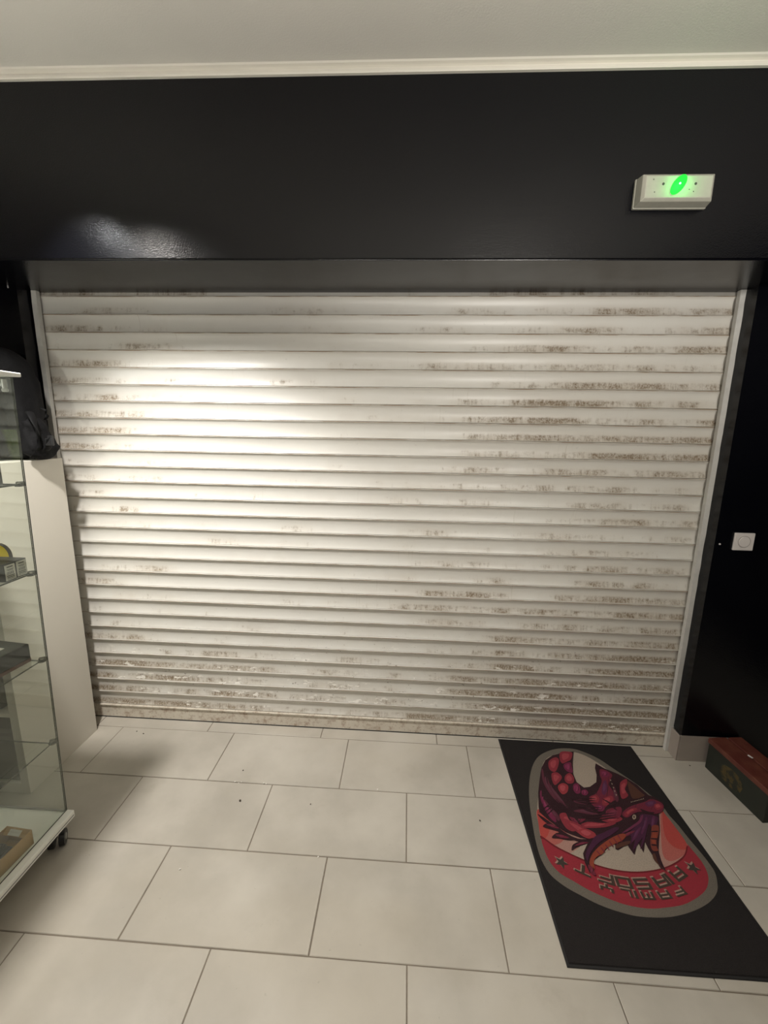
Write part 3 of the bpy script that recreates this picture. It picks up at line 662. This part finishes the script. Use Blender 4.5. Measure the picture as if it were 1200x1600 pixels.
cut = [i for i, e in enumerate(EMBLEM) if e[0] == 'dark'][0]; let = [i for i, e in enumerate(EMBLEM) if e[0] in ('hilite', 'star', 'ink')][0]
crest('crest_ground', EMBLEM[:cut], .0066)
crest('crest_lettering', EMBLEM[let:], .0072)
crest('crest_dragon', EMBLEM[cut:let], .0086)
# ------------------------------------------------------------------ white shelf unit left of the shutter
su = thing('shelf_unit', 'tall white open shelf unit standing between the glass cabinet and the shutter', 'shelf', (-1.346, -.306, 0))
ox, oy = -1.346, -.306
def sub(a, b): return (a[0]-ox, a[1]-oy, a[2]), (b[0]-ox, b[1]-oy, b[2])
xr, xl, yf, yk, H = -.963, -1.73, -.505, -.107, 1.415
for a, b, nm in (((xr-.037, yf, 0), (xr, yk, H), 'side_panel'), ((xl, yf, 0), (xl+.037, yk, H), 'side_panel'), ((xl+.037, yf, H-.037), (xr-.037, yk, H), 'top_panel'), ((xl+.037, yf, .0), (xr-.037, yk, .05), 'base_panel')):
    obj(nm, box(*sub(a, b), .0012), white_m, su)
for z in (.372, .715, 1.055): obj('shelf_board', box(*sub((xl+.037, yf+.004, z-.008), (xr-.037, yk, z+.010))), white_m, su)
xm = (xl+xr)/2
for z0, z1 in ((.05, .364), (.382, .707), (.725, 1.047), (1.065, H-.037)): obj('divider', box(*sub((xm-.008, yf+.006, z0), (xm+.008, yk, z1))), white_m, su)
obj('back_panel', box(*sub((xl+.037, yk-.006, .05), (xr-.037, yk-.001, H-.037))), white_m, su)
# drawer-like fabric bins inside
bin_ = thing('storage_bin', 'dark brown fabric bin in the lowest compartment of the white shelf unit', 'bin', (-1.17, -.31, .0505))
bm = BM(); b2(bm, (-.165, -.185, 0), (.165, .185, .25), .01); obj('body', bm, brown_m, bin_)
obj('rim', box((-.168, -.188, .235), (.168, .188, .258), .004), mottled('fabric_rim', (.085, .07, .06), .85), bin_)
bm = BM(); tube(bm, [(.0, -.188, .19), (.0, -.2, .18), (.0, -.2, .15), (.0, -.188, .14)], .008, 6); obj('pull_loop', bm, cloth2, bin_)
bm = BM(); pts = [(-.055, 0), (.045, 0), (.055, .05), (.058, .12), (.045, .2), (.01, .235), (-.03, .225), (-.05, .15)]
prism(bm, pts, 1, -.012, .012); bmesh.ops.bevel(bm, geom=bm.edges[:], offset=.003, segments=2, affect='EDGES')
wo = thing('wooden_board', 'tan wooden board with curved edge leaning before the dark bin in the shelf unit', 'board', (-1.13, -.515, .112))
wo.location = (-1.135, -.530, 0); obj('board', bm, tan_m, wo); bm = BM(); cyl(bm, (0, -.013, .19), (0, .013, .19), .012); obj('hole_plug', bm, brown_m, wo)
dk = thing('black_case', 'black case standing in the second compartment of the white shelf unit', 'case', (-1.175, -.31, .3825))
obj('shell', box((-.16, -.18, 0), (.13, .18, .27), .02, 3), blackpl, dk); obj('latch', box((-.03, -.186, .15), (.03, -.178, .18), .003), grey_pl, dk)
# ------------------------------------------------------------------ black backpack on the shelf unit
bp = thing('backpack', 'black nylon backpack resting on top of the white shelf unit', 'backpack', (-1.145, -.215, 1.4155))
def pouch(cx, cy, cz, sx, sy, sz, e=3.2, lump=.012, seed=0, lean=0, u=28, v=22):
    bm = BM(); rings = []
    for j in range(v+1):
        b = -PI/2+PI*j/v; ring = []
        for i in range(u):
            a = 2*PI*i/u; f = lambda t: math.copysign(abs(t)**(2/e), t)
            x, y, z = f(math.cos(a))*f(math.cos(b)), f(math.sin(a))*f(math.cos(b)), f(math.sin(b))
            w = math.sin(5*x+seed)*math.cos(4*z+2*seed)+math.sin(7*y+3*z+seed)+.6*math.sin(13*z+4*x+seed)
            k = 1+lump*w*4*math.cos(b)
            tz = (z+1)/2
            ring.append((cx+sx*x*k*(1-.16*tz*tz)+lean*tz, cy+sy*y*k*(1-.18*tz), cz+sz*z))
        rings.append([bm.verts.new(p) for p in ring] if 0 < j < v else None)
        if j in (0, v): tip = bm.verts.new((cx+(lean if j else 0), cy, cz+sz*(1 if j else -1))); rings[-1] = tip
    for a, b in zip(rings, rings[1:]):
        for i in range(u):
            k = (i+1) % u
            if isinstance(a, bmesh.types.BMVert): bm.faces.new((a, b[k], b[i]))
            elif isinstance(b, bmesh.types.BMVert): bm.faces.new((a[i], a[k], b))
            else: bm.faces.new((a[i], a[k], b[k], b[i]))
    return bm
obj('main_body', pouch(0, .005, .235, .215, .095, .235, 4.2, .012, 1, -.05), cloth_m, bp, True)
obj('front_pocket', pouch(-.02, -.088, .145, .165, .055, .145, 3.2, .016, 2.2, -.02), cloth_m, bp, True)
obj('side_pocket', pouch(.195, -.01, .092, .043, .07, .092, 2.8, .03, 4, -.03), cloth_m, bp, True)
bm = BM(); tube(bm, [(.2, -.05, .20), (.222, -.06, .17), (.232, -.06, .12), (.228, -.05, .06), (.19, -.06, .01)], .014, 8, .35); obj('shoulder_strap', bm, cloth2, bp, True)
bm = BM(); tube(bm, [(.215, -.02, .03), (.245, -.03, .055), (.262, -.04, .085), (.268, -.04, .098)], .013, 8, .3); w = obj('waist_strap', bm, cloth2, bp, True)
bm = BM(); bx(bm, (.262, -.04, .078), (.034, .012, .030), 0, .003); bx(bm, (.268, -.04, .098), (.022, .009, .014), 0, .002); obj('buckle', bm, blackpl, w)
bm = BM(); tube(bm, [(.21, .0, .215), (.232, -.005, .21), (.236, -.005, .185), (.222, 0, .17)], .007, 8, .6); obj('cord_loop', bm, cloth2, bp, True)
bm = BM(); tube(bm, [(-.09, 0, .458), (-.08, 0, .495), (-.03, 0, .51), (.02, 0, .495), (.03, 0, .458)], .011, 8, .6); obj('top_handle', bm, cloth2, bp, True)
bm = BM(); tube(bm, [(-.15, -.128, .25), (-.08, -.143, .268), (.02, -.145, .268), (.1, -.128, .25)], .004, 6); obj('zip', bm, blackpl, bp, True)
# ------------------------------------------------------------------ glass display cabinet on castors
vx, vy = -.8185, -.875
vt = thing('glass_cabinet', 'glass display cabinet with white base and top on black castors, left of the shutter', 'display cabinet', (vx, vy, 0))
ZB = .135; SHR = .0228                    # the glass body leans a little to the right
sx = lambda x, z: x - vx + max(0, z-ZB)*SHR
x0, x1, y0, y1 = -1.012, -.6285, -1.062, -.690
bm = BM(); b2(bm, (-1.035-vx, -1.085-vy, .107), (-.603-vx, -.686-vy, ZB), .004, 3); obj('base_plate', bm, vit_m, vt)
obj('base_groove', box((-.6042-vx, -1.08-vy, .116), (-.6022-vx, -.692-vy, .1205)), grey_pl, vt)
zt = 1.708
bm = BM(); b2(bm, (sx(-1.035, zt), -1.085-vy, zt), (sx(-.603, zt), -.686-vy, zt+.012), .003, 3); obj('top_plate', bm, vit_m, vt)
def pane(name, a, b, thin):
    """glass sheet; the faces across its thin axis are clear, the rim dark green"""
    bm = BM(); b2(bm, a, b)
    for v in bm.verts: v.co.x = sx(v.co.x, v.co.z); v.co.y -= vy
    bm.normal_update()
    for f in bm.faces: f.material_index = 0 if abs(f.normal[thin]) > .9 else 1
    return obj(name, bm, [glass_m, glass_edge], vt)
t = .004
pane('side_pane', (x1-t, y0, ZB+.001), (x1, y1, zt-.001), 0)
pane('side_pane', (x0, y0, ZB+.001), (x0+t, y1, zt-.001), 0)
pane('back_pane', (x0+t+.001, y1-t, ZB+.001), (x1-t-.001, y1, zt-.001), 1)
pane('door_pane', (x0+t+.001, y0, ZB+.001), (x1-t-.001, y0+t, zt-.001), 1)
SH = (.438, .765, 1.080, 1.380)
for z in SH:
    zz = z-ZB; pane('glass_shelf', (x0+.012, y0+.012, z-.005), (x1-.012, y1-.016, z), 2)
for z in SH:
    for cx_, cy_, s in ((x1-.016, y1-.006, 1), (x0+.016, y1-.006, -1)):
        bm = BM(); X = sx(cx_, z)
        cyl(bm, (X, cy_-vy-.002, z-.009), (X, cy_-vy-.002, z-.0055), .0125, .0125, 14)
        cyl(bm, (X, cy_-vy-.002, z+.0005), (X, cy_-vy-.002, z+.004), .010, .008, 14)
        bx(bm, (X+.001, cy_-vy+.002, z-.002), (.024, .009, .016), .6, .003)
        smooth_angle(obj('shelf_clip', bm, chrome, vt))
for k in range(2):
    bm = BM(); X = sx(x1-.02-.045*k, 1.66); cyl(bm, (X, -.70-vy, 1.70), (X, -.70-vy, 1.672), .006); bx(bm, (X, -.70-vy, 1.668), (.016, .012, .010), .4, .003); obj('top_clip', bm, grey_pl, vt)
obj('pane_channel', box((x0-vx, y1-.008-vy, ZB), (x1-.006-vx, y1-.003-vy, ZB+.006)), grey_pl, vt)
for cx_, cy_, a in ((-.655, -.725, .5), (-.985, -.725, 2.2), (-.65, -1.045, -.4), (-.985, -1.045, 1.2)):
    bm = BM(); cxx, cyy = cx_-vx, cy_-vy
    bx(bm, (cxx, cyy, .1035), (.04, .04, .006), a, .001); cyl(bm, (cxx, cyy, .10), (cxx, cyy, .078), .011)
    ca, sa = math.cos(a), math.sin(a); hx, hy = cxx-.012*sa, cyy+.012*ca
    prism_pts = []
    bx(bm, (hx, hy, .066), (.014, .05, .03), a, .005, mi=0)
    cs = obj('castor', bm, blackpl, vt)
    for s in (-1, 1):
        bm = BM(); o_ = Vector((hx+ca*s*.010, hy+sa*s*.010, .0300)); d = Vector((ca, sa, 0))*s
        cyl(bm, o_-d*.001, o_+d*.016, .0295, .0275, 22); cyl(bm, o_+d*.016, o_+d*.018, .012, .010, 16, 1)
        smooth_angle(obj('wheel', bm, [blackpl, grey_pl], cs))
lamp('cabinet_lamp', 'POINT', (-.945, -.90, 1.63), 5, (1, .96, .88), shadow_soft_size=.012)
# things on the shelves
def carton(name, label, cat, loc, size, rz, m, group=None):
    t_ = thing(name, label, cat, loc, rz, group); w, d, h = size
    obj('carton', box((-w, 0, 0), (0, d, h), .0012), m, t_); return t_
for i, (yy, lab) in enumerate(((-.7915, 'small dark carton with white barcode label, nearer of two on the cabinet shelf'), (-.7495, 'small dark carton with white barcode label, behind its twin beside the shelf clip'))):
    t_ = carton('small_carton', lab, 'box', (-.619-i*.002, yy, 1.0803), (.135, .039, .057), -.02, dark_box, 'dark cartons on the cabinet shelf')
    lb = obj('barcode_label', box((0, .003, .004), (.0006, .037, .053)), label_m, t_)
    bm = BM()
    for r, (zz, hh, ww) in enumerate(((.044, .004, .020), (.037, .002, .022), (.034, .0015, .018), (.022, .009, .024), (.0165, .003, .026), (.0115, .003, .024), (.0075, .0015, .025))):
        if hh > .006:
            for q in range(9): b2(bm, (.0006, .008+q*.0027, zz), (.0009, .008+q*.0027+(.0009, .0018)[q % 2], zz+hh))
        else: b2(bm, (.0006, .020-ww/2, zz), (.0009, .020+ww/2, zz+hh))
    obj('label_print', bm, ink_m, lb)
    obj('front_badge', box((-.062, -.0006, .018), (-.040, 0, .030)), label_m, t_)
gg = thing('yellow_goggles', 'yellow rounded plastic lens with dark rim standing behind the small cartons', 'goggles', (-.735, -.702, 1.0803))
def rounded(w, h, r, k=6):
    pts = []
    for cx_, cz_, a0 in ((w-r, r*.3, -PI/2), (w-r, h-r, 0), (-w+r, h-r, PI/2), (-w+r, r*.3, PI)):
        rr = r if cz_ > r*.5 else r*.3
        for i in range(k+1): a = a0+PI/2*i/k; pts.append((cx_+(r-rr)*(1 if cx_ > 0 else -1)+rr*math.cos(a), cz_+rr*math.sin(a)))
    return pts
bm = BM(); prism(bm, rounded(.055, .098, .04), 1, -.004, .004); obj('lens', bm, yellow_m, gg)
o_ = rounded(.0565, .0995, .0415); i_ = rounded(.055, .098, .04); bm = BM()
A = [[bm.verts.new((x, y, z)) for x, z in L] for L, y in ((o_, -.006), (o_, .006), (i_, .006), (i_, -.006))]
for U, V in zip(A, A[1:]+A[:1]):
    for k in range(len(o_)): bm.faces.new((U[k], U[(k+1) % len(o_)], V[(k+1) % len(o_)], V[k]))
obj('rim', bm, brown_m, gg)
bg = thing('charcoal_box', 'flat charcoal box with a small white sticker on the third glass shelf', 'box', (-.655, -.712, .7652), -.11)
obj('tray', box((-.15, -.27, 0), (.001, .0, .012), .001), redbrown, bg)
bm = BM(); b2(bm, (-.15, -.27, .012), (0, 0, .064), .002); obj('lid', bm, dark_box, bg)
obj('lid_top', box((-.147, -.267, .064), (-.003, -.003, .0652)), box_top, bg)
obj('sticker', box((-.068, -.062, .0652), (-.044, -.044, .0657)), label_m, bg)
tr = thing('cardboard_tray', 'open tan cardboard tray on the white base of the glass cabinet', 'tray', (-.640, -.822, ZB+.0003), -.07)
L, W_, Ht = .222, .097, .056
bm = BM(); b2(bm, (-W_, -L, 0), (0, 0, .002)); b2(bm, (-.0025, -L, 0), (0, 0, Ht)); b2(bm, (-W_, -L, 0), (-W_+.0025, 0, Ht)); b2(bm, (-W_, -.0025, 0), (0, 0, Ht)); b2(bm, (-W_, -L, 0), (0, -L+.0025, Ht)); obj('tray_walls', bm, card_m, tr)
bm = BM(); prism(bm, [(-.0026, Ht), (-.022, Ht-.012), (-.022, Ht-.014), (-.0026, Ht-.003)], 0, -W_+.004, -.004); fl_ = obj('end_flap', bm, card_m, tr)
bm = BM(); prism(bm, [(-.006, Ht-.0018), (-.021, Ht-.0112), (-.021, Ht-.0108), (-.006, Ht-.0014)], 0, -.075, -.030); st = obj('sticker', bm, label_m, fl_)
gp = thing('black_mount', 'black rugged plastic accessory lying inside the cardboard tray', 'accessory', (-.704, -.876, ZB+.0026), .0)
bm = BM(); b2(bm, (-.03, -.12, 0), (.026, .02, .024), .006); b2(bm, (-.022, -.1, .022), (.014, .012, .042), .005); obj('housing', bm, blackpl, gp)
bm = BM()
for k in range(8): b2(bm, (-.02, -.095+k*.013, .041), (.012, -.087+k*.013, .048), .001)
obj('rail_ridges', bm, blackpl, gp)
bm = BM(); cyl(bm, (.024, -.03, .014), (.040, -.03, .014), .010); obj('thumb_screw', bm, grey_pl, gp)
tp = thing('charcoal_carton', 'charcoal carton on the topmost glass shelf of the cabinet', 'box', (-.642, -.725, 1.3803), 0)
obj('carton', box((-.16, -.12, 0), (0, 0, .062), .002), mottled('grey_card', (.075, .075, .07), .5, .25, 12), tp); obj('label_strip', box((0, -.1, .012), (.0006, -.03, .028)), label_m, tp)
lt = thing('price_card', 'small lime green card propped on the charcoal carton in the cabinet', 'card', (-.662, -.765, 1.4428))
bm = BM(); prism(bm, [(-.012, 0), (-.010, 0), (.012, .105), (.010, .105)], 0, -.05, 0); obj('card', bm, green_m, lt)
obj('card_stand', box((-.04, -.014, 0), (-.01, .014, .004)), grey_pl, lt)
# ------------------------------------------------------------------ emergency light on the beam
ex = thing('emergency_light', 'white emergency light box with a glowing green lamp on the black beam', 'emergency light', (1.463, ly(1.463), 2.30), .0118)
bm = BM(); b2(bm, (-.118, -.012, 0), (.118, 0, .088), .003); obj('back_box', bm, alarm_m, ex)
bm = BM(); A = [(-.116, 0.002), (.116, .002), (.116, .086), (-.116, .086)]; Bq = [(-.112, .006), (.112, .006), (.112, .084), (-.112, .084)]; Cq = [(-.104, .013), (.102, .013), (.102, .075), (-.104, .075)]
R = [[bm.verts.new((x, y, z)) for x, z in L] for L, y in ((A, -.012), (Bq, -.044), (Cq, -.054))]
for U, V in zip(R, R[1:]):
    for k in range(4): bm.faces.new((U[k], U[(k+1) % 4], V[(k+1) % 4], V[k]))
bm.faces.new(R[0][::-1]); bm.faces.new(R[-1]); bmesh.ops.bevel(bm, geom=bm.edges[:], offset=.0012, segments=1, affect='EDGES')
cv = obj('cover', bm, alarm_m, ex)
for x in (-.05, .05):
    bm = BM(); cyl(bm, (x, -.0538, .052), (x, -.0550, .052), .0042, .0036, 12); obj('screw', bm, alarm_d, ex)
for x, z in ((-.082, .065), (.032, .036), (-.01, .031), (.046, .030), (-.075, .029)):
    bm = BM(); cyl(bm, (x, -.0535, z), (x, -.0548, z), .0018, .0014, 8); obj('pin_hole', bm, alarm_d, ex)
bm = BM(); pts = []
for i in range(24):
    a = 2*PI*i/24; u, v = .033*math.cos(a), .0175*math.sin(a); c_, s_ = math.cos(.95), math.sin(.95); pts.append((u*c_-v*s_-.003, .049+u*s_+v*c_))
prism(bm, pts, 1, -.0562, -.0535); ln = obj('led_glare', bm, glare_m, ex); ln['label'] = 'green glare around the small lamp'  # glare of the LED, shaped as a tilted emissive ellipse
bm = BM(); bmesh.ops.create_icosphere(bm, subdivisions=2, radius=.003, matrix=Matrix.Translation((.0, -.0565, .052))); obj('led', bm, led_core, ln, True)
gl_ = lamp('green_glow', 'POINT', (1.463, ly(1.463)-.075, 2.345), .2, (.03, 1, .1), shadow_soft_size=.01); gl_.parent = ex; gl_.location = (0, -.075, .05)
# ------------------------------------------------------------------ wall switch and a screw head on the right pier
sw = thing('wall_switch', 'white square wall plate with round push button on the black wall beside the shutter', 'switch', (2.094, -.0953, 1.113))
obj('plate', box((-.042, -.009, -.039), (.042, 0, .039), .003, 3), switch_m, sw)
bm = BM(); cyl(bm, (0, -.0088, 0), (0, -.0096, 0), .0265, .0265, 32); obj('button_gap', bm, switch_d, sw)
bm = BM(); cyl(bm, (0, -.0088, 0), (0, -.0115, 0), .0245, .0225, 32); smooth_angle(obj('push_button', bm, switch_m, sw))
bm = BM(); cyl(bm, (0, 0, 0), (0, -.003, 0), .0042, .003, 12); b2(bm, (-.003, -.0034, -.0005), (.003, -.003, .0005))
sc = obj('wall_screw', bm, switch_m, None, loc=(2.000, -.0953, 1.098)); tag(sc, 'tiny pale screw head in the black wall between shutter rail and switch', 'screw')
# ------------------------------------------------------------------ green and red wooden ammunition box
ab = thing('ammunition_box', 'dark green wooden box with red-brown lid on the floor at the right wall', 'box', (2.088, -.125, 0), .118)
bw, bl, bh = .158, .298, .133
bm = BM(); b2(bm, (0, -bl, 0), (bw, 0, bh), .003); obj('body', bm, ammo_green, ab)
bm = BM(); b2(bm, (-.004, -bl-.004, bh), (bw*.52, .004, bh+.024), .003); obj('lid_board', bm, ammo_red, ab)
bm = BM(); b2(bm, (bw*.52+.012, -bl-.004, bh), (bw+.004, .004, bh+.022), .003); obj('lid_board', bm, ammo_red, ab)
bm = BM(); prism(bm, [(-.075, .06), (-.09, .095), (-.13, .106), (-.17, .10), (-.195, .07), (-.185, .035), (-.14, .02), (-.095, .028)], 0, -.0007, .0006); obj('stencil', bm, ammo_mark, ab)
fk = tag(obj('white_chip', box((-.004, -.010, 0), (.004, .010, .003), .001), switch_m, None, loc=(2.188, -.235, bh+.0255)), 'small white chip lying on the red-brown box lid', 'chip')
fk.location.z = bh+.0242; fk.rotation_euler.z = .35
# ------------------------------------------------------------------ crumbs on the floor
crumb_m = mat('white_crumb', (.75, .73, .68), .6); dark_c = mat('dark_crumb', (.06, .045, .035), .8)
def crumb(x, y, r, m, lab, grp):
    bm = BM(); bmesh.ops.create_icosphere(bm, subdivisions=1, radius=r)
    for v in bm.verts: v.co *= random.uniform(.6, 1.25); v.co.z *= .5
    lo = min(v.co.z for v in bm.verts)
    tag(obj('crumb', bm, m, None, loc=(x, y, .0006-lo)), lab, 'crumb', grp)
for x, y, r in ((-.115, -.38, .004), (-.085, -.379, .003), (-.095, -.386, .0025), (.016, -.378, .0045), (.028, -.381, .003), (.529, -.374, .004), (-.157, -.77, .004), (.33, -.69, .003)):
    crumb(x, y, r, crumb_m, 'tiny white plaster crumb lying on the grey floor tiles', 'white crumbs on the floor')
for x, y, r in ((-.103, -.314, .0035), (-.053, -.476, .005), (.958, -.496, .005), (-.75, -.105, .004), (-.705, -.12, .004), (2.02, -.125, .004), (.25, -.47, .003)):
    crumb(x, y, r, dark_c, 'tiny dark speck of dirt lying on the grey floor tiles', 'dark specks on the floor')
